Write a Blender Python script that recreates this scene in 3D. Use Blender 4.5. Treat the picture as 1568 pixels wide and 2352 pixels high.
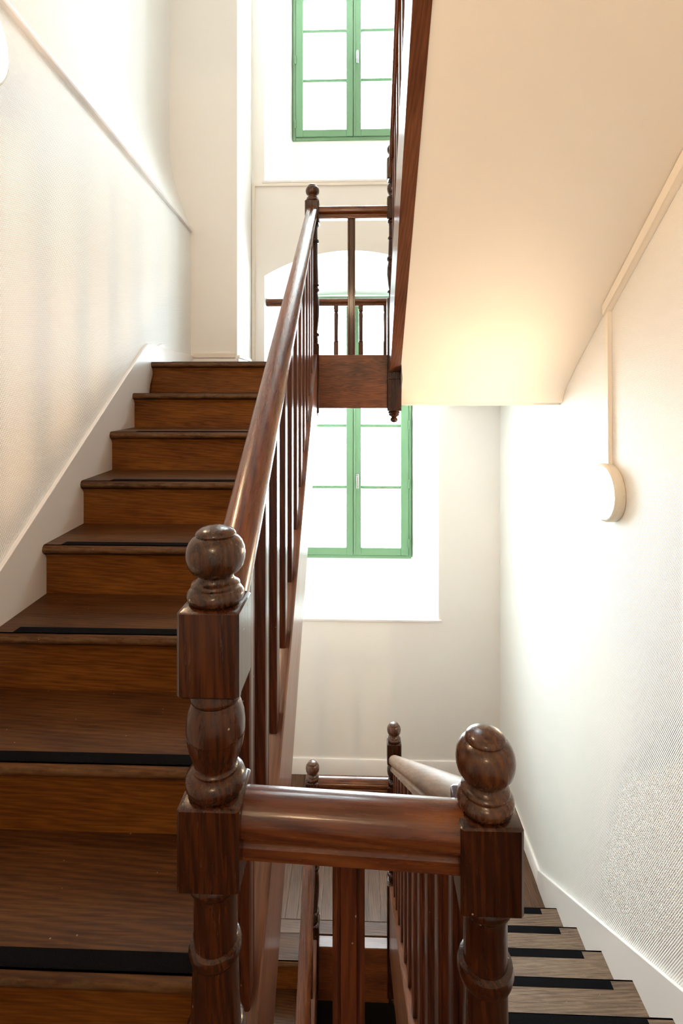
import bpy, bmesh, math, random
from math import pi, sin, cos, tan, atan, sqrt
from mathutils import Vector, Matrix
random.seed(7)
for o in list(bpy.data.objects):
    bpy.data.objects.remove(o)
sc = bpy.context.scene
col = sc.collection

# ------------------------------------------------------------------ camera
EYE = 1.435                      # the near landing is z = 0
cd = bpy.data.cameras.new('camera')
cam = bpy.data.objects.new('camera', cd); col.objects.link(cam)
cam.location = (0, 0, EYE)
cam.rotation_euler = (pi/2, 0, atan(.033))
cd.sensor_fit = 'AUTO'; cd.sensor_width = 36; cd.lens = 1210/2352*36
cd.shift_y = -271/2352
cd.clip_start = .02; cd.clip_end = 200
sc.camera = cam

# ------------------------------------------------------------------ light
SKY = 11.0
LAMP = 44.0
w = bpy.data.worlds.new('sky'); sc.world = w; w.use_nodes = True
bg = w.node_tree.nodes['Background']
bg.inputs[0].default_value = (.83, .925, 1.0, 1); bg.inputs[1].default_value = SKY
def portal(x, y, z, sx, sz):
    l = bpy.data.lights.new('sky_portal', 'AREA'); l.shape = 'RECTANGLE'; l.size = sx; l.size_y = sz
    l.cycles.is_portal = True
    o = bpy.data.objects.new('sky_portal', l); col.objects.link(o)
    o.location = (x, y, z); o.rotation_euler = (-pi/2, 0, 0)
portal(-.067, 5.17, 1.115, 1.16, 2.56)
portal(-.067, 5.17, 4.60, 1.16, 1.5)
sc.view_settings.view_transform = 'Standard'; sc.view_settings.look = 'None'
sc.view_settings.gamma = 1; sc.view_settings.use_curve_mapping = False
sc.view_settings.exposure = 1.6
sc.cycles.use_denoising = True
sc.cycles.max_bounces = 10; sc.cycles.diffuse_bounces = 7; sc.cycles.glossy_bounces = 4
sc.cycles.transparent_max_bounces = 12
sc.cycles.sample_clamp_indirect = 10
sc.cycles.caustics_reflective = False; sc.cycles.caustics_refractive = False

# ------------------------------------------------------------------ materials
def new_mat(name):
    m = bpy.data.materials.new(name); m.use_nodes = True
    nt = m.node_tree; nt.nodes.clear()
    out = nt.nodes.new('ShaderNodeOutputMaterial'); b = nt.nodes.new('ShaderNodeBsdfPrincipled')
    nt.links.new(b.outputs[0], out.inputs[0])
    return m, nt, b
def nd(nt, t, **kw):
    n = nt.nodes.new(t)
    for k, v in kw.items(): setattr(n, k, v)
    return n
def ramp(nt, fac, stops):
    r = nd(nt, 'ShaderNodeValToRGB'); nt.links.new(fac, r.inputs[0])
    el = r.color_ramp.elements
    while len(el) < len(stops): el.new(.5)
    for e, (p, c) in zip(el, stops): e.position = p; e.color = (*c, 1) if len(c) == 3 else c
    return r.outputs[0]
def mixc(nt, fac, a, b, mode='MIX'):
    n = nd(nt, 'ShaderNodeMix', data_type='RGBA', blend_type=mode)
    for s, v in ((n.inputs[0], fac), (n.inputs[6], a), (n.inputs[7], b)):
        if hasattr(v, 'links'): nt.links.new(v, s)
        else: s.default_value = v if not isinstance(v, tuple) else ((*v, 1) if len(v) == 3 else v)
    return n.outputs[2]
def noise(nt, vec, scale, detail=4, rough=.55, dist=0):
    n = nd(nt, 'ShaderNodeTexNoise'); nt.links.new(vec, n.inputs['Vector'])
    n.inputs['Scale'].default_value = scale; n.inputs['Detail'].default_value = detail
    n.inputs['Roughness'].default_value = rough; n.inputs['Distortion'].default_value = dist
    return n.outputs[0]
def mapping(nt, vec, sc3):
    n = nd(nt, 'ShaderNodeMapping'); nt.links.new(vec, n.inputs[0]); n.inputs['Scale'].default_value = sc3
    return n.outputs[0]

def wood(name, dark, mid, light, rough=.3, figure=1.0, pores=.5, wear=0.0, coat=.0, edge=0.0, spots=.0, spec=.5):
    m, nt, b = new_mat(name)
    at = nd(nt, 'ShaderNodeAttribute', attribute_name='gr'); vec0 = at.outputs['Vector']
    oi = nd(nt, 'ShaderNodeObjectInfo')
    ml = nd(nt, 'ShaderNodeVectorMath', operation='SCALE'); ml.inputs[0].default_value = (37.1, 5.3, 11.7)
    nt.links.new(oi.outputs['Random'], ml.inputs['Scale'])
    ad = nd(nt, 'ShaderNodeVectorMath', operation='ADD'); nt.links.new(vec0, ad.inputs[0]); nt.links.new(ml.outputs[0], ad.inputs[1])
    vec = ad.outputs[0]
    # broad tone, growth rings and fine pores, all stretched along the grain
    broad = noise(nt, mapping(nt, vec, (1.6, 7, 7)), 1.5, 3, .6)
    wv = nd(nt, 'ShaderNodeTexWave', wave_type='BANDS', bands_direction='DIAGONAL')
    nt.links.new(mapping(nt, vec, (1.1, 13, 13)), wv.inputs[0])
    wv.inputs['Scale'].default_value = 3.2; wv.inputs['Distortion'].default_value = 9.0*figure
    wv.inputs['Detail'].default_value = 3; wv.inputs['Detail Scale'].default_value = .9
    fine = noise(nt, mapping(nt, vec, (9, 260, 260)), 1.0, 3, .7)
    f1 = nd(nt, 'ShaderNodeMath', operation='MULTIPLY_ADD'); nt.links.new(wv.outputs['Fac'], f1.inputs[0]); f1.inputs[1].default_value = .20
    f2 = nd(nt, 'ShaderNodeMath', operation='MULTIPLY'); nt.links.new(broad, f2.inputs[0]); f2.inputs[1].default_value = .88
    nt.links.new(f2.outputs[0], f1.inputs[2])
    c = ramp(nt, f1.outputs[0], [(.24, dark), (.52, mid), (.84, light)])
    pf = ramp(nt, fine, [(.36, (0, 0, 0)), (.52, (1, 1, 1))])
    dk = tuple(v*.45 for v in dark)
    inv = nd(nt, 'ShaderNodeMath', operation='MULTIPLY_ADD'); nt.links.new(pf, inv.inputs[0]); inv.inputs[1].default_value = -pores; inv.inputs[2].default_value = pores
    c = mixc(nt, inv.outputs[0], c, dk)
    rbase = rough
    rn = noise(nt, mapping(nt, vec, (3, 40, 40)), 2, 5, .65)
    rr = nd(nt, 'ShaderNodeMapRange'); nt.links.new(rn, rr.inputs[0])
    rr.inputs[1].default_value = .15; rr.inputs[2].default_value = .85; rr.inputs[3].default_value = rbase*.7; rr.inputs[4].default_value = rbase*1.3
    if wear:
        wn = noise(nt, mapping(nt, vec, (9, 40, 40)), 3.2, 6, .7, .2)
        wf = ramp(nt, wn, [(.54, (0, 0, 0)), (.85, (wear, wear, wear))])
        c = mixc(nt, wf, c, tuple(min(1, v*1.9+.02) for v in light))
    if spots:
        vo = nd(nt, 'ShaderNodeTexVoronoi'); nt.links.new(vec, vo.inputs[0]); vo.inputs['Scale'].default_value = 26
        sm = nd(nt, 'ShaderNodeMath', operation='LESS_THAN'); nt.links.new(vo.outputs['Distance'], sm.inputs[0]); sm.inputs[1].default_value = .045
        sc_ = nd(nt, 'ShaderNodeMath', operation='MULTIPLY'); nt.links.new(sm.outputs[0], sc_.inputs[0]); sc_.inputs[1].default_value = spots
        c = mixc(nt, sc_.outputs[0], c, (.42, .36, .30))
    if edge:   # worn nosing: second component of gr is the distance from the front edge of the tread
        sp = nd(nt, 'ShaderNodeSeparateXYZ'); nt.links.new(vec0, sp.inputs[0])
        en = noise(nt, mapping(nt, vec, (22, 60, 60)), 1.0, 4, .7)
        th = nd(nt, 'ShaderNodeMath', operation='MULTIPLY_ADD'); nt.links.new(en, th.inputs[0]); th.inputs[1].default_value = .016; th.inputs[2].default_value = -.0055
        lt = nd(nt, 'ShaderNodeMath', operation='SUBTRACT'); nt.links.new(th.outputs[0], lt.inputs[0]); nt.links.new(sp.outputs[1], lt.inputs[1])
        sf = nd(nt, 'ShaderNodeMapRange'); nt.links.new(lt.outputs[0], sf.inputs[0]); sf.inputs[1].default_value = -.001; sf.inputs[2].default_value = .005; sf.inputs[4].default_value = edge
        c = mixc(nt, sf.outputs[0], c, (.30, .19, .10))
    nt.links.new(c, b.inputs['Base Color']); nt.links.new(rr.outputs[0], b.inputs['Roughness'])
    b.inputs['Specular IOR Level'].default_value = spec
    b.inputs['Coat Weight'].default_value = coat; b.inputs['Coat Roughness'].default_value = .12
    bp = nd(nt, 'ShaderNodeBump'); bp.inputs['Strength'].default_value = .22; bp.inputs['Distance'].default_value = .0012
    nt.links.new(fine, bp.inputs['Height']); nt.links.new(bp.outputs[0], b.inputs['Normal'])
    return m

WN = wood('newel_oak', (.009, .0022, .0008), (.030, .0072, .0018), (.072, .019, .0042), .25, 1.0, .45, .05, .2, spots=.6, spec=.3)
WR = wood('rail_oak', (.042, .010, .003), (.100, .025, .007), (.185, .060, .014), .27, .5, .35, .05, .2, spec=.4)
WRO = wood('worn_rail_oak', (.12, .06, .03), (.22, .12, .065), (.34, .20, .115), .42, .5, .4, .45, .1)
WB = wood('baluster_oak', (.020, .005, .002), (.068, .016, .005), (.125, .034, .010), .32, .5, .4, .0, .15, spots=.5, spec=.35)
WS = wood('string_oak', (.050, .014, .006), (.130, .042, .016), (.21, .076, .030), .34, .7, .35, .08, .2)
WT = wood('tread_oak', (.030, .010, .002), (.080, .028, .006), (.135, .052, .013), .48, .6, .55, .16, .0, edge=.32, spots=.5, spec=.25)
WT2 = wood('worn_tread_oak', (.075, .040, .022), (.165, .105, .066), (.240, .165, .112), .5, .6, .6, .2, .0, edge=.3, spots=.5, spec=.35)
WNF = wood('scuffed_newel_oak', (.020, .006, .002), (.060, .019, .006), (.120, .042, .014), .26, 1.0, .45, .35, .25, spots=1.0, spec=.35)
WRI = wood('riser_oak', (.070, .021, .003), (.170, .055, .008), (.250, .092, .016), .40, 1.3, .5, .05, .05, spec=.25)
WBM = wood('beam_walnut', (.035, .010, .003), (.13, .038, .010), (.22, .078, .024), .36, 2.6, .35, .1, .15)
WF = wood('floor_oak', (.050, .021, .010), (.105, .050, .026), (.155, .080, .044), .44, .5, .55, .12, .0, spec=.3)

def paint(name, colr, rough=.5, weave=0.0, blot=.0):
    m, nt, b = new_mat(name)
    b.inputs['Base Color'].default_value = (*colr, 1); b.inputs['Roughness'].default_value = rough
    tc = nd(nt, 'ShaderNodeTexCoord'); ob = tc.outputs['Object']
    n1 = noise(nt, ob, 3.0, 4)
    c = mixc(nt, n1, tuple(v*(1-.03-blot) for v in colr), colr)
    nt.links.new(c, b.inputs['Base Color'])
    bp = nd(nt, 'ShaderNodeBump')
    if weave:
        sx = nd(nt, 'ShaderNodeSeparateXYZ'); nt.links.new(ob, sx.inputs[0])
        def sn(src, f, src2=None, f2=0):
            a = nd(nt, 'ShaderNodeMath', operation='MULTIPLY'); nt.links.new(src, a.inputs[0]); a.inputs[1].default_value = f
            if src2 is not None:
                a2 = nd(nt, 'ShaderNodeMath', operation='MULTIPLY_ADD'); nt.links.new(src2, a2.inputs[0]); a2.inputs[1].default_value = f2
                nt.links.new(a.outputs[0], a2.inputs[2]); a = a2
            s = nd(nt, 'ShaderNodeMath', operation='SINE'); nt.links.new(a.outputs[0], s.inputs[0]); return s.outputs[0]
        k = 2*pi/.0085
        s1 = sn(sx.outputs[1], k, sx.outputs[2], k*.55); s2 = sn(sx.outputs[2], k*1.25, sx.outputs[1], -k*.2)
        ms = nd(nt, 'ShaderNodeMath', operation='MULTIPLY_ADD'); nt.links.new(s2, ms.inputs[0]); ms.inputs[1].default_value = .6; nt.links.new(s1, ms.inputs[2])
        nt.links.new(ms.outputs[0], bp.inputs['Height']); bp.inputs['Distance'].default_value = .0006; bp.inputs['Strength'].default_value = weave
    else:
        n2 = noise(nt, ob, 60, 5, .6); nt.links.new(n2, bp.inputs['Height']); bp.inputs['Distance'].default_value = .001; bp.inputs['Strength'].default_value = .25
    nt.links.new(bp.outputs[0], b.inputs['Normal'])
    return m
WALL = paint('white_wall_paint', (.905, .885, .857), .6)
WEAVE = paint('woven_wallcovering_paint', (.88, .865, .84), .5, .8)
SOFF = paint('plaster_soffit_paint', (.88, .84, .78), .65)
SKIRT = paint('white_gloss_paint', (.86, .82, .80), .35)
TRUNK = paint('cream_plastic', (.87, .81, .73), .4)
GREEN = paint('sage_green_paint', (.15, .285, .155), .45)
REV = paint('white_reveal_paint', (.86, .86, .84), .6)

def simple(name, colr, rough=.5, metal=0, emit=None, es=0):
    m, nt, b = new_mat(name)
    tc = nd(nt, 'ShaderNodeTexCoord'); n1 = noise(nt, tc.outputs['Object'], 90, 3)
    c = mixc(nt, n1, tuple(v*.9 for v in colr), colr); nt.links.new(c, b.inputs['Base Color'])
    b.inputs['Roughness'].default_value = rough; b.inputs['Metallic'].default_value = metal
    if emit:
        b.inputs['Emission Color'].default_value = (*emit, 1); b.inputs['Emission Strength'].default_value = es
    return m
STEEL = simple('satin_chrome', (.42, .42, .44), .35, 1)
BLACK = simple('black_gap', (.02, .02, .02), .8)
DIFF = simple('opal_diffuser', (.9, .85, .75), .4, 0, (1, .69, .41), LAMP)
LBASE = simple('lamp_ring_plastic', (.82, .76, .64), .4)
def grit():
    m, nt, b = new_mat('anti_slip_grit')
    tc = nd(nt, 'ShaderNodeTexCoord')
    n1 = noise(nt, tc.outputs['Object'], 900, 2)
    c = ramp(nt, n1, [(.35, (.002, .002, .0025)), (.75, (.010, .010, .012))]); nt.links.new(c, b.inputs['Base Color'])
    b.inputs['Roughness'].default_value = .9; b.inputs['Specular IOR Level'].default_value = .05
    bp = nd(nt, 'ShaderNodeBump'); nt.links.new(n1, bp.inputs['Height']); bp.inputs['Distance'].default_value = .001; nt.links.new(bp.outputs[0], b.inputs['Normal'])
    return m
GRIT = grit()
def glass():
    m = bpy.data.materials.new('window_glass'); m.use_nodes = True; nt = m.node_tree; nt.nodes.clear()
    out = nd(nt, 'ShaderNodeOutputMaterial'); mx = nd(nt, 'ShaderNodeMixShader'); t = nd(nt, 'ShaderNodeBsdfTransparent'); g = nd(nt, 'ShaderNodeBsdfGlossy')
    t.inputs[0].default_value = (.97, .99, .98, 1); g.inputs['Roughness'].default_value = .02; mx.inputs[0].default_value = .06
    nt.links.new(t.outputs[0], mx.inputs[1]); nt.links.new(g.outputs[0], mx.inputs[2]); nt.links.new(mx.outputs[0], out.inputs[0])
    return m
GLASS = glass()

# ------------------------------------------------------------------ mesh helpers
class MB:
    def __init__(s):
        s.bm = bmesh.new(); s.gr = s.bm.verts.layers.float_vector.new('gr')
    def v(s, co, gr=(0, 0, 0)):
        v = s.bm.verts.new(co); v[s.gr] = gr; return v
    def f(s, vs):
        try: return s.bm.faces.new(vs)
        except ValueError: return None
    def box(s, a, b, ax='x', off=(0, 0, 0), d=0):
        """box a..b, grain along ax; skewed in x by d[x] per unit y if given"""
        P = []
        for z in (a[2], b[2]):
            for y in (a[1], b[1]):
                for x in (a[0], b[0]):
                    g = {'x': (x, y, z), 'y': (y, x, z), 'z': (z, x, y)}[ax]
                    P.append(s.v((x, y, z), tuple(g[i]+off[i] for i in range(3))))
        for q in ((0, 2, 3, 1), (4, 5, 7, 6), (0, 1, 5, 4), (2, 6, 7, 3), (0, 4, 6, 2), (1, 3, 7, 5)):
            s.f([P[i] for i in q])
    def loft(s, rings, grs=None, caps=True, closed=True):
        R = []
        for i, r in enumerate(rings):
            R.append([s.v(p, grs[i][j] if grs else (0, 0, 0)) for j, p in enumerate(r)])
        n = len(R[0])
        for i in range(len(R)-1):
            for j in range(n if closed else n-1):
                s.f([R[i][j], R[i][(j+1) % n], R[i+1][(j+1) % n], R[i+1][j]])
        if caps and closed:
            s.f(list(reversed(R[0]))); s.f(R[-1])
        return R
    def prism_x(s, prof, xa, xb, front=0.0, sgn=1, ends=(0, 0)):
        """profile of (y,z) swept between x = xa(y) and x = xb(y); grain along x, gr[1] = distance behind front"""
        A = [(xa(y), y, z) for y, z in prof]; B = [(xb(y), y, z) for y, z in prof]
        s.loft([A, B], [[(p[0], (p[1]-front)*sgn, p[2]) for p in A], [(p[0], (p[1]-front)*sgn, p[2]) for p in B]])
    def sweep(s, prof, a, b, zs=1.0):
        """profile (u across, v up) kept upright, swept from a to b; grain along"""
        a = Vector(a); b = Vector(b); h = Vector((b.x-a.x, b.y-a.y, 0)).normalized(); side = Vector((h.y, -h.x, 0))
        L = (b-a).length
        A = [a+side*u+Vector((0, 0, v*zs)) for u, v in prof]; B = [b+side*u+Vector((0, 0, v*zs)) for u, v in prof]
        s.loft([A, B], [[(0, u, v) for u, v in prof], [(L, u, v) for u, v in prof]])
    def lathe(s, prof, c=(0, 0, 0), n=40, axis='z'):
        rings = []; grs = []
        for r, t in prof:
            ring = []; g = []
            for i in range(n):
                a = 2*pi*i/n; x = r*cos(a); y = r*sin(a)
                p = {'z': (x, y, t), 'x': (t, x, y), 'y': (x, t, y)}[axis]
                ring.append((p[0]+c[0], p[1]+c[1], p[2]+c[2])); g.append((t, x, y))
            rings.append(ring); grs.append(g)
        s.loft(rings, grs)
    def block(s, w, z0, z1, ch=.004):
        """square post block with chamfered arrises and ends, grain up"""
        h = w/2
        def ring(k, z):
            q = [(k-ch, -k), (k, -k+ch), (k, k-ch), (k-ch, k), (-k+ch, k), (-k, k-ch), (-k, -k+ch), (-k+ch, -k)]
            return [(x, y, z) for x, y in q], [(z, x, y) for x, y in q]
        rs = [ring(h-ch, z0), ring(h, z0+ch), ring(h, z1-ch*.6), ring(h-ch*.6, z1)]
        s.loft([r[0] for r in rs], [r[1] for r in rs])
    def done(s, name, mat, parent=None, loc=None, bevel=0, smooth=.7, segs=2):
        bmesh.ops.recalc_face_normals(s.bm, faces=s.bm.faces)
        for e in s.bm.edges:
            if len(e.link_faces) == 2: e.smooth = e.calc_face_angle(0) < smooth
        for f in s.bm.faces: f.smooth = True
        me = bpy.data.meshes.new(name); s.bm.to_mesh(me); s.bm.free()
        me.materials.append(mat)
        o = bpy.data.objects.new(name, me); col.objects.link(o)
        if parent: o.parent = parent
        if loc: o.location = loc
        if bevel:
            m = o.modifiers.new('bevel', 'BEVEL'); m.width = bevel; m.segments = segs; m.limit_method = 'ANGLE'; m.angle_limit = .6; m.harden_normals = False
        return o
def tag(o, label=None, cat=None, group=None, kind=None):
    if label: o['label'] = label
    if cat: o['category'] = cat
    if group: o['group'] = group
    if kind: o['kind'] = kind
    return o
def thing(name, label, cat, loc=(0, 0, 0), group=None, kind=None):
    o = bpy.data.objects.new(name, None); o.empty_display_size = .1; o.location = loc; col.objects.link(o)
    return tag(o, label, cat, group, kind)
def box(name, a, b, mat, parent=None, ax='x', bevel=0, off=(0, 0, 0)):
    m = MB(); m.box(a, b, ax, off); return m.done(name, mat, parent, bevel=bevel)

# ------------------------------------------------------------------ plan
U, D = 1.62, -1.80                # far upper and far lower landings
STOREY = 3.42
XW = lambda y: -1.019-.0637*y     # left wall face
XRW = 1.19                        # right wall face
XL = lambda y: -.178-.031*y       # left balustrade line
XR = lambda y: .165+.0132*y       # right balustrade line
YF = 4.483                        # far wall face
YP = 3.944                        # pier face
YG = 5.10                         # window plane
YB = -1.5                         # back wall
ZT, ZB = 5.35, -5.3
ZTRIM = EYE+1.25
# window geometry
OX0, OX1, GX0, GX1 = -.808, .674, -.64, .506
GC = -.067

# ------------------------------------------------------------------ walls
def structure(o): return tag(o, kind='structure')
m = MB()
def arch(t):          # front arch height across the opening, t 0..1
    return 2.445+.212*(1-(2*t-1)**2)
N = 20
xs = [OX0+(OX1-OX0)*i/N for i in range(N+1)]
def quad(pts): m.f([m.v(p) for p in pts])
quad([(-.98, YF, ZB), (OX0, YF, ZB), (OX0, YF, ZT), (-.98, YF, ZT)])
quad([(OX1, YF, ZB), (1.6, YF, ZB), (1.6, YF, ZT), (OX1, YF, ZT)])
SILL1, SILL2 = -.479, 3.255
for i in range(N):
    a, b = xs[i], xs[i+1]
    quad([(a, YF, ZB), (b, YF, ZB), (b, YF, SILL1), (a, YF, SILL1)])
    quad([(a, YF, arch(i/N)), (b, YF, arch((i+1)/N)), (b, YF, SILL2), (a, YF, SILL2)])
structure(m.done('wall_far', WALL))
SHADE = simple('unlit_storey_shade', (.012, .008, .006), .7)  # near-black sheet: darkness of the unlit lower storey painted in
structure(box('wall_far_lower_shade', (-1.55, YF-.03, ZB), (XRW-.001, YF-.001, D-.251), SHADE))
# reveals of the two recesses
FB1, FT1, FB2, FT2 = -.154, 2.383, 3.892, 5.6
m = MB()
YJ = YG+.05
def gx(i): return GX0+(GX1-GX0)*i/N
def bt(t): return FT1+.0+.018*(1-(2*t-1)**2)
quad([(OX0, YF, SILL1), (GX0, YJ, SILL1), (GX0, YJ, bt(0)), (OX0, YF, arch(0))])
quad([(OX1, YF, SILL1), (OX1, YF, arch(1)), (GX1, YJ, bt(1)), (GX1, YJ, SILL1)])
quad([(OX0, YF, SILL1), (OX1, YF, SILL1), (GX1, YJ, SILL1), (GX0, YJ, SILL1)])
quad([(GX0, YJ-.04, SILL1), (GX1, YJ-.04, SILL1), (GX1, YJ-.04, FB1), (GX0, YJ-.04, FB1)])
quad([(GX0, YJ-.04, FB1), (GX1, YJ-.04, FB1), (GX1, YJ+.2, FB1), (GX0, YJ+.2, FB1)])
K = 5
vv = [[m.v((xs[i]+(gx(i)-xs[i])*k/K, YF+(YJ-YF)*k/K, arch(i/N)+(bt(i/N)-arch(i/N))*(k/K)**1.25)) for i in range(N+1)] for k in range(K+1)]
for k in range(K):
    for i in range(N): m.f([vv[k][i], vv[k][i+1], vv[k+1][i+1], vv[k+1][i]])
quad([(OX0, YF, SILL2), (GX0, YJ, SILL2), (GX0, YJ, ZT), (OX0, YF, ZT)])
quad([(OX1, YF, SILL2), (OX1, YF, ZT), (GX1, YJ, ZT), (GX1, YJ, SILL2)])
quad([(OX0, YF, SILL2), (OX1, YF, SILL2), (GX1, YJ, SILL2), (GX0, YJ, SILL2)])
quad([(GX0, YJ-.04, SILL2), (GX1, YJ-.04, SILL2), (GX1, YJ-.04, FB2), (GX0, YJ-.04, FB2)])
quad([(GX0, YJ-.04, FB2), (GX1, YJ-.04, FB2), (GX1, YJ+.2, FB2), (GX0, YJ+.2, FB2)])
# masonry closing the wall outside around the glazing
for (z0, z1) in ((ZB, FB1), (FT1, FB2)):
    quad([(-1.9, YJ+.2, z0), (1.9, YJ+.2, z0), (1.9, YJ+.2, z1), (-1.9, YJ+.2, z1)])
quad([(-1.9, YJ+.2, ZB), (GX0, YJ+.2, ZB), (GX0, YJ+.2, ZT), (-1.9, YJ+.2, ZT)])
quad([(GX1, YJ+.2, ZB), (1.9, YJ+.2, ZB), (1.9, YJ+.2, ZT), (GX1, YJ+.2, ZT)])
for x in (GX0, GX1):
    for z0, z1 in ((FB1, FT1), (FB2, ZT)):
        quad([(x, YJ, z0), (x, YJ+.2, z0), (x, YJ+.2, z1), (x, YJ, z1)])
quad([(GX0, YJ, FT1+.01), (GX1, YJ, FT1+.01), (GX1, YJ+.2, FT1+.01), (GX0, YJ+.2, FT1+.01)])
structure(m.done('wall_window_recess', REV))
# sills: thin projecting boards on the wall face
for n_, z in ((1, SILL1), (2, SILL2)):
    structure(box('trim_%d' % n_, (OX0-.02, YF-.012, z-.018), (OX1+.028, YF+.03, z+.0015), SKIRT, bevel=.003))

# left wall: thick lower part, a moulding, and a plaster slope back to the upper wall
ys = [YB+(YP-YB)*i/10 for i in range(11)]
zpro = [(ZB, 0), (ZTRIM, 0)]
for i in range(1, 9):
    t = i/8; zpro.append((ZTRIM+.02+.68*t, .164*(1-(1-t)**2)))
zpro.append((ZT, .164))
m = MB(); V = [[m.v((XW(y)-o_, y, z)) for y in ys] for z, o_ in zpro]
for i in range(len(V)-1):
    for j in range(len(ys)-1): m.f([V[i][j], V[i][j+1], V[i+1][j+1], V[i+1][j]])
structure(m.done('wall_left', WEAVE, smooth=1.2))
m = MB()
tp = [(0, 0), (.016, .003), (.020, .012), (.018, .028), (.010, .036), (.004, .044), (0, .05)]
A = [(XW(YB)+u, YB, ZTRIM-.03+v) for u, v in tp]; B = [(XW(YP)+u, YP, ZTRIM-.03+v) for u, v in tp]
m.loft([A, B]); structure(m.done('trim_3', SKIRT))
# right wall, back wall, pier, ceiling, floors
m = MB(); quad([(XRW, YB, ZB), (XRW, YF, ZB), (XRW, YF, ZT), (XRW, YB, ZT)]); structure(m.done('wall_right', WEAVE))
m = MB(); quad([(-1.6, YB, ZB), (1.6, YB, ZB), (1.6, YB, ZT), (-1.6, YB, ZT)]); structure(m.done('wall_back', WALL))
XP = -.917
m = MB()
quad([(-1.6, YP, ZB), (XP, YP, ZB), (XP, YP, ZT), (-1.6, YP, ZT)])
quad([(XP, YP, ZB), (XP, YF+.05, ZB), (XP, YF+.05, ZT), (XP, YP, ZT)])
structure(m.done('wall_pier', WALL))
structure(box('ceiling', (-1.9, YB, ZT-.02), (1.6, YJ+.2, ZT), SOFF))

# floors: boards run away from the camera, closed by a nosing board
def boards(name, x0, x1, y0, y1, ztop, zbot, front_board=True):
    m = MB(); y0b = y0+(.085 if front_board else 0)
    x = x0; i = 0
    while x < x1-1e-4:
        xb = min(x+.074, x1)
        m.box((x+.0009, y0b+.001, ztop-.02), (xb-.0009, y1, ztop), 'y', (random.uniform(0, 9), random.uniform(0, 3), 0)); x = xb
    o = m.done(name, WF)
    if front_board: box('nosing_board', (x0, y0, ztop-.032), (x1, y0b-.001, ztop), WF, o, 'x', bevel=.003)
    return structure(o)
f_low = boards('floor', XW(YP)+.0, XRW, 3.15, YF, D, 0)
box('slab', (XW(YP)-.1, 3.16, D-.25), (XRW, YF, D-.0205), SOFF, f_low)
f_up = boards('floor', XW(YP)+.0, XRW, 3.15, YF, U, 0)
box('slab', (XW(YP)-.1, 3.16, U-.25), (XRW, YF, U-.0205), SOFF, f_up)
f_near = boards('floor', XW(0)-.1, XR(.7)+.04, YB, .685, 0, 0, False)
box('slab', (-1.2, YB, -.25), (XR(.7)+.04, .685, -.0205), SOFF, f_near)
f_near2 = boards('floor', XR(.7)+.041, XRW, YB, .40, 0, 0, False)
box('slab', (XR(.7)+.041, YB, -.25), (XRW, .40, -.0205), SOFF, f_near2)
structure(box('ceiling', (-1.2, YB, STOREY-.25), (XRW, .55, STOREY), SOFF))
f_down = boards('floor', XW(0)-.1, XRW, YB, .56, -STOREY, 0, False)
box('slab', (-1.2, YB, -STOREY-.25), (XRW, .56, -STOREY-.0205), SOFF, f_down)
structure(box('floor', (-1.6, YB, ZB-.02), (1.6, YJ, ZB), WF))

# skirtings
def run_board(name, a, b, h, t, mat=SKIRT, nrm=(0, -1)):
    """upright board between plan points a and b, foot at a[2], b[2]"""
    m = MB(); nx, ny = nrm
    pr = [(0, 0), (t, 0), (t, h-.006), (t-.004, h), (0, h)]
    A = [(a[0]+nx*u, a[1]+ny*u, a[2]+v) for u, v in pr]; B = [(b[0]+nx*u, b[1]+ny*u, b[2]+v) for u, v in pr]
    m.loft([A, B]); return structure(m.done(name, mat))
run_board('baseboard_far', (-.93, YF, D), (XRW, YF, D), .134, .015)
run_board('baseboard_right', (XRW, YF, D), (XRW, 3.506, D), .105, .018, nrm=(-1, 0))
run_board('baseboard_pier', (XW(YP), YP, U), (XP+.0, YP, U), .085, .012)
run_board('baseboard_pier', (XP, YP, U), (XP, YF, U), .085, .012, nrm=(1, 0))
run_board('baseboard_far_upper', (XP, YF, U), (OX0, YF, U), .07, .012)
run_board('baseboard_left', (XW(2.99), 2.99, U), (XW(YP), YP, U), .105, .0185, nrm=(1, 0))

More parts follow.
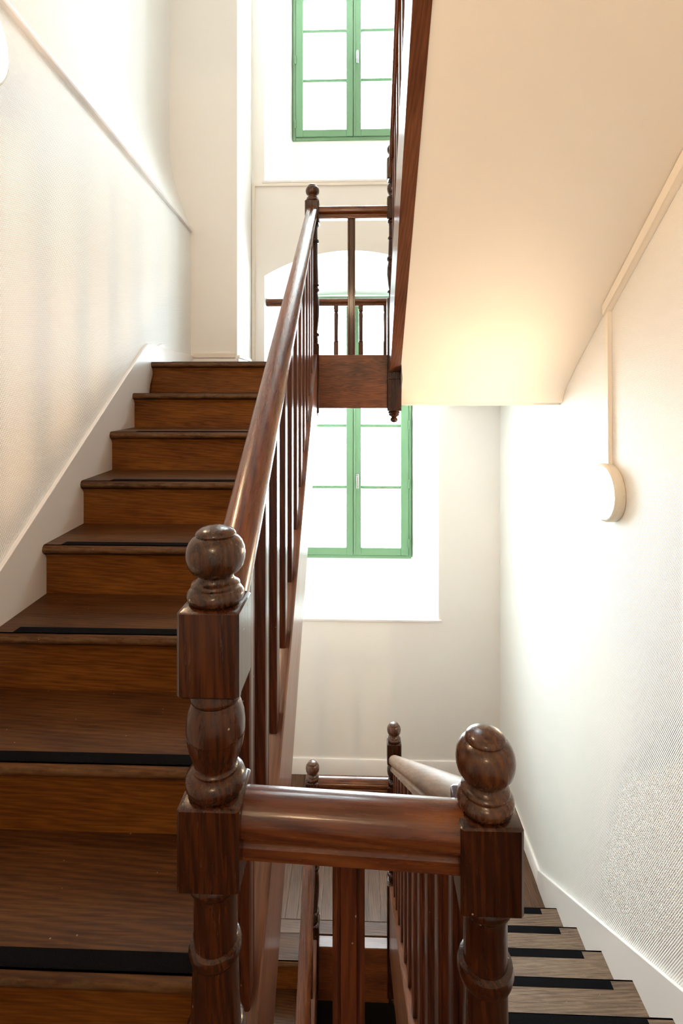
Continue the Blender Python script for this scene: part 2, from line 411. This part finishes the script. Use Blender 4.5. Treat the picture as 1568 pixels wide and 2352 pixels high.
# ------------------------------------------------------------------ stairs
def flight(name, label, ys, zs, s, xa, xb, strip_x, strips, mat_t=WT, g=.29, ylim=None):
    """ys/zs: nosings of the treads. s=-1: nosing faces -y, s=+1: faces +y"""
    root = thing(name, label, 'staircase', (0, ys[0], zs[0]))
    off = (ys[0], zs[0])
    def L(m, nm, mat, par, **kw):
        o = m.done(nm, mat, par, **kw)
        if par is root: o.location = (0, -ys[0], -zs[0])
        return o
    for i, (y, z) in enumerate(zip(ys, zs)):
        b = -s
        # tread with rounded nosing
        yb = y+b*(g+.031)
        if ylim is not None: yb = min(yb, ylim) if b > 0 else max(yb, ylim)
        pr = [(yb, z), (y+b*.010, z)]
        for k in range(7):
            a = pi/2*(1-k/3)   # half round front
            pr.append((y+b*(.016-.016*cos(a)), z-.0165+.0165*sin(a)))
        pr += [(y+b*.012, z-.034), (yb, z-.034)]
        m = MB(); m.prism_x(pr, xa, xb, y, b)
        t = L(m, 'tread', mat_t, root)
        if i in strips:
            sx0, sx1 = strip_x(i, y)
            m = MB(); m.box((sx0, y+b*.014 if b > 0 else y-.049, z), (sx1, y+.049 if b > 0 else y-.014, z+.0014))
            m.done('anti_slip_strip', GRIT, t)
        # riser with the little scotia under the nosing
        r = .18
        pr = [(y+b*.030, z-.034), (y+b*.020, z-.034), (y+b*.021, z-.040), (y+b*.027, z-.047), (y+b*.030, z-.054), (y+b*.030, z-r), (y+b*.048, z-r), (y+b*.048, z-.034)]
        m = MB(); m.prism_x(pr[1:], xa, xb, y, b)
        L(m, 'riser', WRI, root)
    return root
def slab_under(root, pts, x0, x1, mat=SOFF):
    """plaster soffit body under a flight, outline (y,z)"""
    m = MB(); m.prism_x(pts, x0, x1); o = m.done('soffit', mat, root); o.location = (-root.location.x, -root.location.y, -root.location.z); return o

# left flight going up and the same flight one storey below
LY = lambda k: .953+.29*k
def left_flight(dz, label, strips):
    ys_ = [LY(k) for k in range(-1, 8)]; zs_ = [.36+.18*k+dz for k in range(-1, 8)]
    def sx(i, y):
        r = {0: -.27, 1: -.292}.get(i, XL(y)-.045)
        return XW(y)+(.135 if i > 4 else .08), r
    root = flight('staircase_flight', label, ys_, zs_, -1, lambda y: XW(y)+.004, lambda y: XL(y)-.029, sx, strips, ylim=3.149)
    slab_under(root, [(.70, -.02+dz), (3.10, 1.47+dz), (3.149, 1.47+dz), (3.149, 1.37+dz), (.85, -.11+dz), (.70, -.20+dz)], lambda y: XW(y)+.004, lambda y: XL(y)-.03)
    # wall string: white board following the nosings, rounded over at the landing
    m = MB(); t = .018
    up = [(.45, .0), (.45, .24), (.62, .295)]
    ytop = 2.90
    f = lambda y: .36+.6207*(y-.953)+.135
    up += [(ytop-.05, f(ytop-.05)), (ytop, f(ytop)-.003), (ytop+.05, f(ytop)+.018), (ytop+.09, f(ytop)+.020), (ytop+.16, f(ytop)+.004), (3.2, U+.125), (3.5, U+.108), (3.6, U+.105)]
    lo = [(3.6, U-.02), (3.05, U-.02), (2.9, U-.25), (.8, .0), (.45, 0)]
    pts = up+lo
    inner = [(XW(y)+.001, y, z+dz) for y, z in pts]; outer = [(XW(y)+t, y, z+dz) for y, z in pts]
    m.loft([inner, outer]); o = m.done('wall_string', SKIRT, root, bevel=.003); o.location = (0, -root.location.y, -root.location.z); tag(o, 'white painted wall string')
    return root
left_flight(0, 'wooden flight of steps climbing along the left wall to the landing at the window', set(range(0, 9)))
left_flight(-STOREY, 'wooden flight going down from the lower landing, seen through the gap below the near handrail', set())
# right flight going down
RY = lambda j: 2.02+.29*j
def rsx(i, y): return XR(y)+.05, XRW-.115
rf = flight('staircase_flight', 'wooden flight of steps with black strips going down along the right wall', [RY(j) for j in range(-5, 5)], [-.90-.18*j for j in range(-5, 5)], 1,
       lambda y: XR(y)+.029, lambda y: XRW-.002, rsx, set(range(0, 10)), mat_t=WT2, ylim=.401)
slab_under(rf, [(.56, -.215), (3.10, -.215-.6207*2.54), (3.149, -1.83), (3.149, -2.0), (.56, -.36)], lambda y: XR(y)+.03, lambda y: XRW-.002)
m = MB(); f = lambda y: -.90-.6207*(y-2.02)+.125
pts = [(.45, f(.45)), (3.505, D+.1055), (3.505, D-.005), (3.2, D-.02), (3.1, D-.02), (.45, f(.45)-.4)]
m.loft([[(XRW-.001, y, z) for y, z in pts], [(XRW-.018, y, z) for y, z in pts]])
o = m.done('wall_string', SKIRT, rf, bevel=.003); o.location = (0, -rf.location.y, -rf.location.z); tag(o, 'white painted wall string')
# upper right flight coming back over the camera: ten risers, nine goings
uy = [3.05-.25*i for i in range(10)]; uz = [U+.18*(i+1) for i in range(10)]
uf = flight('staircase_flight', 'flight overhead on the right with a smooth cream plaster underside', uy, uz, 1, lambda y: XR(y)+.029, lambda y: XRW-.002, rsx, set(), g=.25, ylim=.551)
SZ = lambda y: EYE+2.2725-.725*y          # underside of soffit and of the upper string
bot = [(.56, SZ(.56)), (1.5, SZ(1.5)), (2.6, SZ(2.6)), (2.9, SZ(2.9)-.0), (3.0, EYE+.090), (3.06, EYE+.045), (3.095, EYE+.0), (3.112, EYE-.03), (3.115, EYE-.052)]
slab_under(uf, bot+[(3.149, EYE-.052), (3.149, EYE+.10), (2.9, EYE+.22), (.56, SZ(.56)+.05)], lambda y: XR(y)+(.0295 if y < 2.95 else .0435), lambda y: XRW-.001)
# fascia below the soffit edge
structure(box('trim_4', (XR(3.1)+.04, 3.12, EYE-.068), (1.02, 3.158, EYE-.0525), SKIRT))

# ------------------------------------------------------------------ newels
BW = .0827
def finial(z):
    p = [(.027, -.004), (.034, .001), (.0375, .004), (.0392, .009), (.0385, .014), (.0355, .0185), (.0325, .0205), (.0322, .0215), (.0335, .0235), (.0328, .0262), (.0290, .0285), (.0255, .0315), (.0242, .0350), (.0243, .0375), (.0262, .0392),
         (.0330, .0432), (.0378, .0500), (.0402, .0590), (.0407, .0665), (.0395, .0750), (.0362, .0830), (.0315, .0885), (.0278, .0908), (.0268, .0916), (.0278, .0925), (.0276, .0945), (.0252, .0980), (.0190, .1018), (.010, .1045), (.001, .1052)]
    return [(r, z+t) for r, t in p]
def newel(name, label, x, y, z, top, blocks, shaft, foot, pend=None, rot=.0, plinth=.38, s=1.0):
    root = thing(name, label, 'newel post', (x, y, z)); root.rotation_euler[2] = rot
    m = MB(); m.lathe(finial(top)); m.done('finial', WNF, root, smooth=1.0)
    m = MB(); b0 = blocks[-1]
    for (a, b) in blocks: m.block(BW, a, b)
    if len(blocks) == 2:     # vase between the two blocks
        (l0, l1), (u0, u1) = blocks[1], blocks[0]
        H = u0-l1
        pr = [(.030, -.003), (.037, .001), (.0405, .009), (.0415, .016), (.039, .023), (.034, .0275), (.031, .029), (.0315, .032), (.029, .034), (.0285, .037),
              (.033, .048), (.0375, .062), (.0395, .074), (.0402, .078), (.0392, .0785), (.0392, .080), (.0402, .0805), (.0405, .092), (.0390, .105), (.0345, .119), (.0320, .124), (.0345, .127), (.035, .131), (.0335, .136), (.031, .147)]
        m.lathe([(r, l1+t*H/.144) for r, t in pr])
    z0 = b0[0]
    m.lathe([(r, z0-t) for r, t in reversed(shaft)])
    m.block(BW, foot, plinth)
    m.done('post', WN, root, smooth=.75)
    if pend is not None:
        m = MB(); m.block(BW, pend+.0, foot+.003); m.lathe([(.001, pend-.068), (.010, pend-.067), (.0195, pend-.061), (.0230, pend-.052), (.0205, pend-.043), (.015, pend-.0375), (.0175, pend-.034), (.026, pend-.030), (.0315, pend-.024), (.0325, pend-.020), (.030, pend-.017), (.033, pend-.014), (.036, pend-.009), (.034, pend-.005), (.030, pend+.003)])
        m.done('drop_finial', WN, root)
    return root
TOP = [(.030, -.004), (.0365, .001), (.038, .008), (.0365, .014), (.0315, .018), (.0305, .022), (.0295, .03)]
def ring(t, r=.0365, b=.030, h=.009): return [(b, t-h*1.1), (r-.002, t-h*.8), (r, t), (r-.002, t+h*.8), (b+.001, t+h*1.1)]
shaft_tall = TOP+ring(.104)+[(.031, .125), (.034, .205)]+ring(.225, .042, .035, .012)+[(.034, .245), (.040, .275), (.041, .32), (.034, .38), (.029, .405)]+ring(.42, .039, .03)+[(.03, .47)]
shaft_short = TOP+ring(.104, .0385, .030, .011)+[(.030, .125), (.031, .2), (.0355, .345)]+ring(.362, .040, .033, .007)+ring(.392, .041, .033, .010)+[(.031, .41), (.038, .44), (.041, .50), (.039, .56), (.031, .63)]+ring(.655, .041, .03, .01)+[(.034, .68), (.034, .73)]
newel('newel_post', 'tall dark newel in the foreground with a ball finial and two square blocks', XL(.725)+.002, .725, 0, 1.148, [(1.033, 1.148), (.776, .889)], shaft_tall, -.30, None, 0.0, .32)
newel('newel_post', 'dark newel at the right foreground whose big scuffed ball overlaps the right wall', XR(.735)+.0, .735, 0, .866, [(.748, .866)], shaft_short, -.30, None, 0.0, .045)
newel('newel_post', 'newel at the top of the left handrail on the upper landing', XL(3.11), 3.11, U, .950, [(.820, .950)], shaft_short, -.15, -.30, 0, .11)
newel('newel_post', 'newel hanging below the upper landing, partly behind the sloping string overhead', XR(3.11), 3.11, U, 1.19, [(1.07, 1.19), (.835, .957)], shaft_tall, -.10, -.285, 0, .375)
newel('newel_post', 'short newel on the left corner of the lower landing', XL(3.11), 3.11, D, .957, [(.830, .957)], shaft_short, -.15, -.30, 0, .12)
newel('newel_post', 'tall newel on the lower landing at the foot of the pale worn handrail', XR(3.11), 3.11, D, 1.195, [(1.075, 1.195), (.838, .945)], shaft_tall, -.10, -.285, 0, .375)

# ------------------------------------------------------------------ balustrades
RP = [(-.0215, 0), (-.0225, .001), (-.0225, .0125), (-.0190, .0140), (-.0168, .0180), (-.0163, .0225), (-.0185, .0275), (-.0235, .0305), (-.0245, .0325), (-.0290, .0335), (-.0315, .0375), (-.0327, .0450), (-.0325, .0530), (-.0303, .0615), (-.0250, .0690), (-.0170, .0748), (-.008, .0782), (0, .079)]
RP = RP+[(-u, v) for u, v in reversed(RP[:-1])]
def baluster_mesh(h0, h1, slope, w=.044, t=.028):
    """flat moulded baluster; local y runs along the rail, ends cut to the slope"""
    hw, ht = w/2, t/2; gv = .0045
    q = []
    def side(sg):   # the wide face with a groove near each edge, ran along y
        return [(sg*(ht-.002), -sg*hw), (sg*ht, -sg*(hw-.002)), (sg*ht, -sg*(hw-.0070)), (sg*(ht-gv), -sg*(hw-.0075)), (sg*(ht-gv), -sg*(hw-.0095)), (sg*ht, -sg*(hw-.0115)),
                (sg*ht, sg*(hw-.0115)), (sg*(ht-gv), sg*(hw-.0095)), (sg*(ht-gv), sg*(hw-.0075)), (sg*ht, sg*(hw-.0070)), (sg*ht, sg*(hw-.002)), (sg*(ht-.002), sg*hw)]
    q = side(1)
    q += [(.006, hw), (.005, hw-.0018), (.003, hw-.0018), (.002, hw)]   # bead line on the narrow face
    q += side(-1)
    q += [(-.006, -hw), (-.005, -hw+.0018), (-.003, -hw+.0018), (-.002, -hw)]
    m = MB()
    m.loft([[(x, y, h0+slope*y) for x, y in q], [(x, y, h1+slope*y) for x, y in q]], [[(h0, x, y) for x, y in q], [(h1, x, y) for x, y in q]])
    return m
def balustrade(label, xf, y0, y1, rtop, sbot, stop_, bys, railmat=WR, strmat=WS, sy0=None, sy1=None, st=.058, stop_mat=None, rail_ext=.02):
    """rtop, sbot, stop_: height of rail top, string underside and string top as functions of y"""
    root = thing('stair_balustrade', label, 'balustrade', (xf((y0+y1)/2), (y0+y1)/2, stop_((y0+y1)/2)))
    back = tuple(-v for v in root.location)
    sl = (rtop(y1)-rtop(y0))/(y1-y0); zs = sqrt(1+sl*sl)
    ra, rb = y0+BW/2-rail_ext, y1-BW/2+rail_ext
    m = MB(); H = .079*zs
    # rail with softly rounded section
    m.sweep(RP, (xf(ra), ra, rtop(ra)-H), (xf(rb), rb, rtop(rb)-H), zs)
    o = m.done('handrail', railmat, root, smooth=.62); o.location = back
    # closed string
    a, b = (sy0 or y0+BW/2-.02), (sy1 or y1-BW/2+.02)
    m = MB(); n = 14; rings = []; grs = []
    for i in range(n+1):
        y = a+(b-a)*i/n; x = xf(y); z0, z1 = sbot(y), stop_(y)
        pts = [(x-st/2, y, z0), (x+st/2, y, z0), (x+st/2, y, z1-.004), (x+st/2-.004, y, z1), (x-st/2+.004, y, z1), (x-st/2, y, z1-.004)]
        rings.append(pts); grs.append([(y*zs, p[0], p[2]-z0) for p in pts])
    m.loft(rings, grs); o = m.done('string', strmat, root); o.location = back
    # balusters
    first = None
    ym = (y0+y1)/2
    h = (rtop(ym)-.079*zs)-stop_(ym)
    for y in bys:
        hy = (rtop(y)-H)-stop_(y)
        if first is None:
            m = baluster_mesh(-.012, h+.012, sl); b_ = m.done('baluster', WB, root); first = b_
        else:
            b_ = first.copy(); col.objects.link(b_); b_.parent = root
        b_.location = Vector((xf(y), y, stop_(y)+.0))+Vector(back)
        b_.scale = (1, 1, (hy+.024)/(h+.024) if abs(hy-h) > .01 else 1)
    return root
NL = lambda y: .36+.6207*(y-.953)                 # nosing line of the left flight
for dz, lab in ((0, 'long balustrade of the left flight with a glossy brown handrail and grooved flat balusters'),
                (-STOREY, 'balustrade of the flight below with an orange brown handrail, seen under the near handrail')):
    balustrade(lab, XL, .725, 3.11, lambda y, d=dz: .667+.608*(y+.008)+.0+d, lambda y, d=dz: NL(y)-.40+d, lambda y, d=dz: NL(y)-.005+d,
               [.958+.1945*i-.008 for i in range(-0, 11)], WR)
NR = lambda y: -.90-.6207*(y-2.02)
balustrade('balustrade of the right flight going down, with a pale worn handrail', XR, .735, 3.11, lambda y: EYE-.585-.666*(y-.8), lambda y: NR(y)-.27, lambda y: NR(y)+.125,
           [.95+.195*i for i in range(11)], WRO, WS)
balustrade('balustrade overhead on the right, seen edge on beside its broad brown string', XR, .6, 3.11, lambda y: EYE+1.365+.725*(3.05-y), lambda y: SZ(y)-.002 if y < 2.75 else SZ(2.75)-.002-(SZ(2.75)-EYE-.125)*(1-(1-(y-2.75)/.32)**2), lambda y: SZ(y)+.42,
           [.9+.19*i for i in range(12)], WR, WS, sy0=.56, sy1=3.085)

def cross(label, y, xa, xb, ztop, zbeam_top, zbeam_bot, xbal, yb=None, beam=True, dl_=0):
    root = thing('landing_balustrade', label, 'balustrade', ((xa+xb)/2, y, zbeam_top)); back = tuple(-v for v in root.location)
    m = MB(); m.sweep(RP, (xa+BW/2-.008, y, ztop-.079+dl_), (xb-BW/2+.008, y, ztop-.079-dl_)); o = m.done('handrail', WR, root, smooth=.62); o.location = back
    if beam:
        m = MB(); m.box((xa+BW/2-.01, y-.034, zbeam_bot), (xb-BW/2+.01, y+.034, zbeam_top), 'x'); o = m.done('trimmer_beam', WBM, root, bevel=.004); o.location = back
    for xq in xbal:
        mm = baluster_mesh(-.008, ztop-.079-zbeam_top+.008, 0)
        o = mm.done('baluster', WB, root); o.location = (xq-root.location.x, 0, 0); o.rotation_euler[2] = pi/2
    return root
cross('near guard rail with a broad rounded handrail between the two foreground newels', .73, XL(.725), XR(.735), EYE-.5585, .02, -.28, [-.014], dl_=.0065)
cross('short guard rail over a swirly grained beam at the edge of the upper landing', 3.11, XL(3.11), XR(3.11), EYE+1.109, EYE+.229, EYE-.083, [-.044])
cross('short guard rail with a shiny top at the edge of the lower landing', 3.11, XL(3.11), XR(3.11), D+.972, D+.0, D-.315, [-.044])

# window guard rail with turned balusters, between the jambs of the lower window
gr = thing('window_guard_rail', 'low brown guard rail with turned balusters across the lower window', 'guard rail', (GC, YF+.12, U))
yb = YF+.06
m = MB(); m.sweep(RP, (OX0+.012, 0, 0), (OX1-.012, 0, 0), .85); o = m.done('handrail', WR, gr, smooth=.9); o.location = (-GC, -.06, EYE+.758-U)
zr = EYE+.758-U
first = None
for i in range(-3, 4):
    if first is None:
        m = MB(); m.block(.040, -.03, .26, .002)
        m.lathe([(.015, .255), (.0195, .262), (.020, .27), (.016, .277), (.0175, .29), (.0175, .36), (.0185, .44), (.0190, .48), (.0195, .50), (.016, .515), (.015, .52), (.020, .527), (.020, .535), (.016, zr-.03+.01)])
        m.block(.038, zr-.032, zr+.004, .002)
        b_ = m.done('baluster', WB, gr); first = b_
    else:
        b_ = first.copy(); col.objects.link(b_); b_.parent = gr
    b_.location = (.213*i+.084, -.06, 0)
box('bottom_rail', (OX0+.01-GC, -.085, -.07), (OX1-.01-GC, -.035, -.03), WS, gr)

# ------------------------------------------------------------------ windows
def window(idx, z0, z1, munt, zlow, hy, label, hinges):
    r = thing('window_%d' % idx, label, None, (GC, YG, z0), kind='structure')
    def part(nm, boxes, mat, par=r, bevel=.004):
        m = MB()
        for (a, b) in boxes: m.box((a[0]-GC, a[1]-YG, a[2]-z0) , (b[0]-GC, b[1]-YG, b[2]-z0), 'z')
        return m.done(nm, mat, par, bevel=bevel)
    y0, y1 = YG-.002, YG+.065
    fw = .028
    part('frame', [((GX0, y0, z0), (GX0+fw, y1, z1)), ((GX1-fw, y0, z0), (GX1, y1, z1)), ((GX0+fw, y0, z0), (GX1-fw, y1, z0+.032)), ((GX0+fw, y0, z1-.03), (GX1-fw, y1, z1))], GREEN)
    zl, zh = z0+.034, z1-.032
    for sd in (-1, 1):
        if sd < 0: xa, xb, sa, sb = GX0+fw+.002, GC+.012, .070, .066
        else: xa, xb, sa, sb = GC+.016, GX1-fw-.002, .072, .072
        ys0, ys1 = y0-.012, y0+.04
        root = part('sash', [((xa, ys0, zl), (xa+sa, ys1, zh)), ((xb-sb, ys0, zl), (xb, ys1, zh)), ((xa+sa, ys0, zl), (xb-sb, ys1, zlow)), ((xa+sa, ys0, zh-.05), (xb-sb, ys1, zh))]
                    + [((xa+sa, ys0+.012, z-.0145), (xb-sb, ys1-.008, z+.0145)) for z in munt], GREEN)
        zz = [zlow]+list(munt)+[zh-.05]
        for a, b in zip(zz[:-1], zz[1:]):
            part('pane', [((xa+sa-.004, ys0+.024, a), (xb-sb+.004, ys0+.030, b))], GLASS, root, 0)
        if sd > 0:
            part('rebate', [((xa-.010, ys1-.012, zl), (xa+.0, ys1, zh))], GREEN, root, 0)
            part('cover_strip', [((xa+.0, ys0-.008, zl+.004), (xa+.018, ys0, zh))], GREEN, root, .003)
            m = MB(); hx = xa+.036-GC; hyy = ys0-YG; hz = hy-z0
            m.box((hx-.014, hyy-.010, hz-.035), (hx+.014, hyy+.001, hz+.035), 'z')
            m.lathe([(.008, -.045), (.008, 0)], (hx, hyy, hz+.01), 16, 'y')
            m.box((hx-.009, hyy-.052, hz-.100), (hx+.011, hyy-.038, hz+.022), 'z')
            tag(m.done('handle', STEEL, root, bevel=.005, segs=3), 'chrome lever handle')
        hx = GX0+fw if sd < 0 else GX1-fw
        for hz in hinges:
            m = MB(); m.lathe([(.002, -.042), (.0075, -.040), (.0075, -.003), (.006, -.002), (.006, .002), (.0075, .003), (.0075, .040), (.002, .042)], (hx-GC, ys0-.006-YG, hz-z0), 14)
            m.box((hx-GC-.012, ys0-.003-YG, hz-z0-.03), (hx-GC+.012, ys0+.004-YG, hz-z0+.03), 'z')
            m.done('hinge', GREEN, root)
    return r
def zp(y, d=5.1): return EYE+(905-y)*d/1210
window(1, FB1, FT1, [zp(1119), zp(978), zp(836)], zp(1257), zp(1096), 'tall green casement window below and behind the landing', [zp(1245), zp(1110), zp(975), zp(770)])
window(2, FB2, 5.33, [zp(184), zp(70)], zp(298), zp(130), 'green casement window high above the landing', [zp(285), zp(138)])

# ------------------------------------------------------------------ lamps
def bulkhead(label, x, y, z, side, rot=0):
    """round wall lamp, side=+1 looks to +x"""
    r = thing('wall_lamp', label, 'wall lamp', (x, y, z)); r.rotation_euler[2] = rot
    s = side
    m = MB(); m.lathe([(.120, 0), (.134, s*.001), (.136, s*.010), (.136, s*.036), (.133, s*.044), (.124, s*.047), (.120, s*.040)], n=56, axis='x'); m.done('base_ring', LBASE, r, smooth=.9)
    pr = [(.1235, s*.041)]+[(.1235*cos(a*pi/18), s*(.040+.026*sin(a*pi/18))) for a in range(1, 9)]+[(.001, s*.066)]
    m = MB(); m.lathe(pr, n=56, axis='x'); m.done('diffuser', DIFF, r, smooth=1.2)
    m = MB(); m.lathe([(.002, s*.056), (.0035, s*.055), (.0035, s*.038)], (0, 0, -.127), 14, 'x'); m.done('screw', LBASE, r)
    return r
bulkhead('round glowing wall lamp on the right wall below its cable duct', XRW-.001, 2.52, EYE-.463, -1)
bulkhead('glowing wall lamp cut off by the left edge of the photo', XW(1.45)+.001, 1.45, EYE+1.02, 1, atan(.0637)*1.0)

for zl_, lb_ in ((2.75, 'unseen fill lamp high on the wall behind the camera'), (-1.0, 'added unseen fill lamp on the wall below the near landing'), (4.7, 'added unseen fill lamp on the wall above the upper near landing')):
    bulkhead(lb_, -.15, YB+.001, zl_, 1, pi/2)  # unseen lamps added for warm fill; glints on the newel ball suggest the first

# cable ducts
ct = thing('cable_duct', 'cream cable duct following the soffit down the right wall and dropping to the lamp', 'cable duct', (XRW, 2.52, EYE-.33))
def duct(name, pts, parent, xw, wd, dp):
    m = MB(); c = [(xw, *p) for p in pts]
    m.loft([[(xw-.0005, y, z) for y, z in pts], [(xw-dp+.003, y, z) for y, z in pts], [(xw-dp, y*.9+.1*sum(p[0] for p in pts)/4 if 0 else y, z) for y, z in pts]])
    o = m.done(name, TRUNK, parent, bevel=.003); o.location = (-parent.location.x, -parent.location.y, -parent.location.z); return o
duct('vertical_duct', [(2.508, EYE-.332), (2.540, EYE-.332), (2.552, SZ(2.552)-.03), (2.520, SZ(2.520)-.004)], ct, XRW, .03, .022)
duct('sloping_duct', [(2.545, SZ(2.545)-.055), (2.552, SZ(2.552)-.003), (.6, SZ(.6)-.003), (.6, SZ(.6)-.075)], ct, XRW, .03, .034)
dl = thing('cable_duct', 'thin white cable duct around the window wall and along the foot of the pier', 'cable duct', (XP, YF, U))
def dbox(nm, a, b):
    o = box(nm, a, b, TRUNK, dl, bevel=.003); o.location = (-dl.location.x, -dl.location.y, -dl.location.z)
dbox('vertical_duct', (XP+.003, YF-.020, U+.07), (XP+.030, YF-.0005, EYE+1.798))
dbox('top_duct', (XP+.003, YF-.018, EYE+1.772), (OX1+.2, YF-.0005, EYE+1.797))
dbox('foot_duct', (XW(YP)+.025, YP-.018, U+.087), (XP-.012, YP-.0125+.012, U+.125))
dbox('corner_duct', (XP+.0005, YP+.02, U+.087), (XP+.016, YF-.02, U+.110))
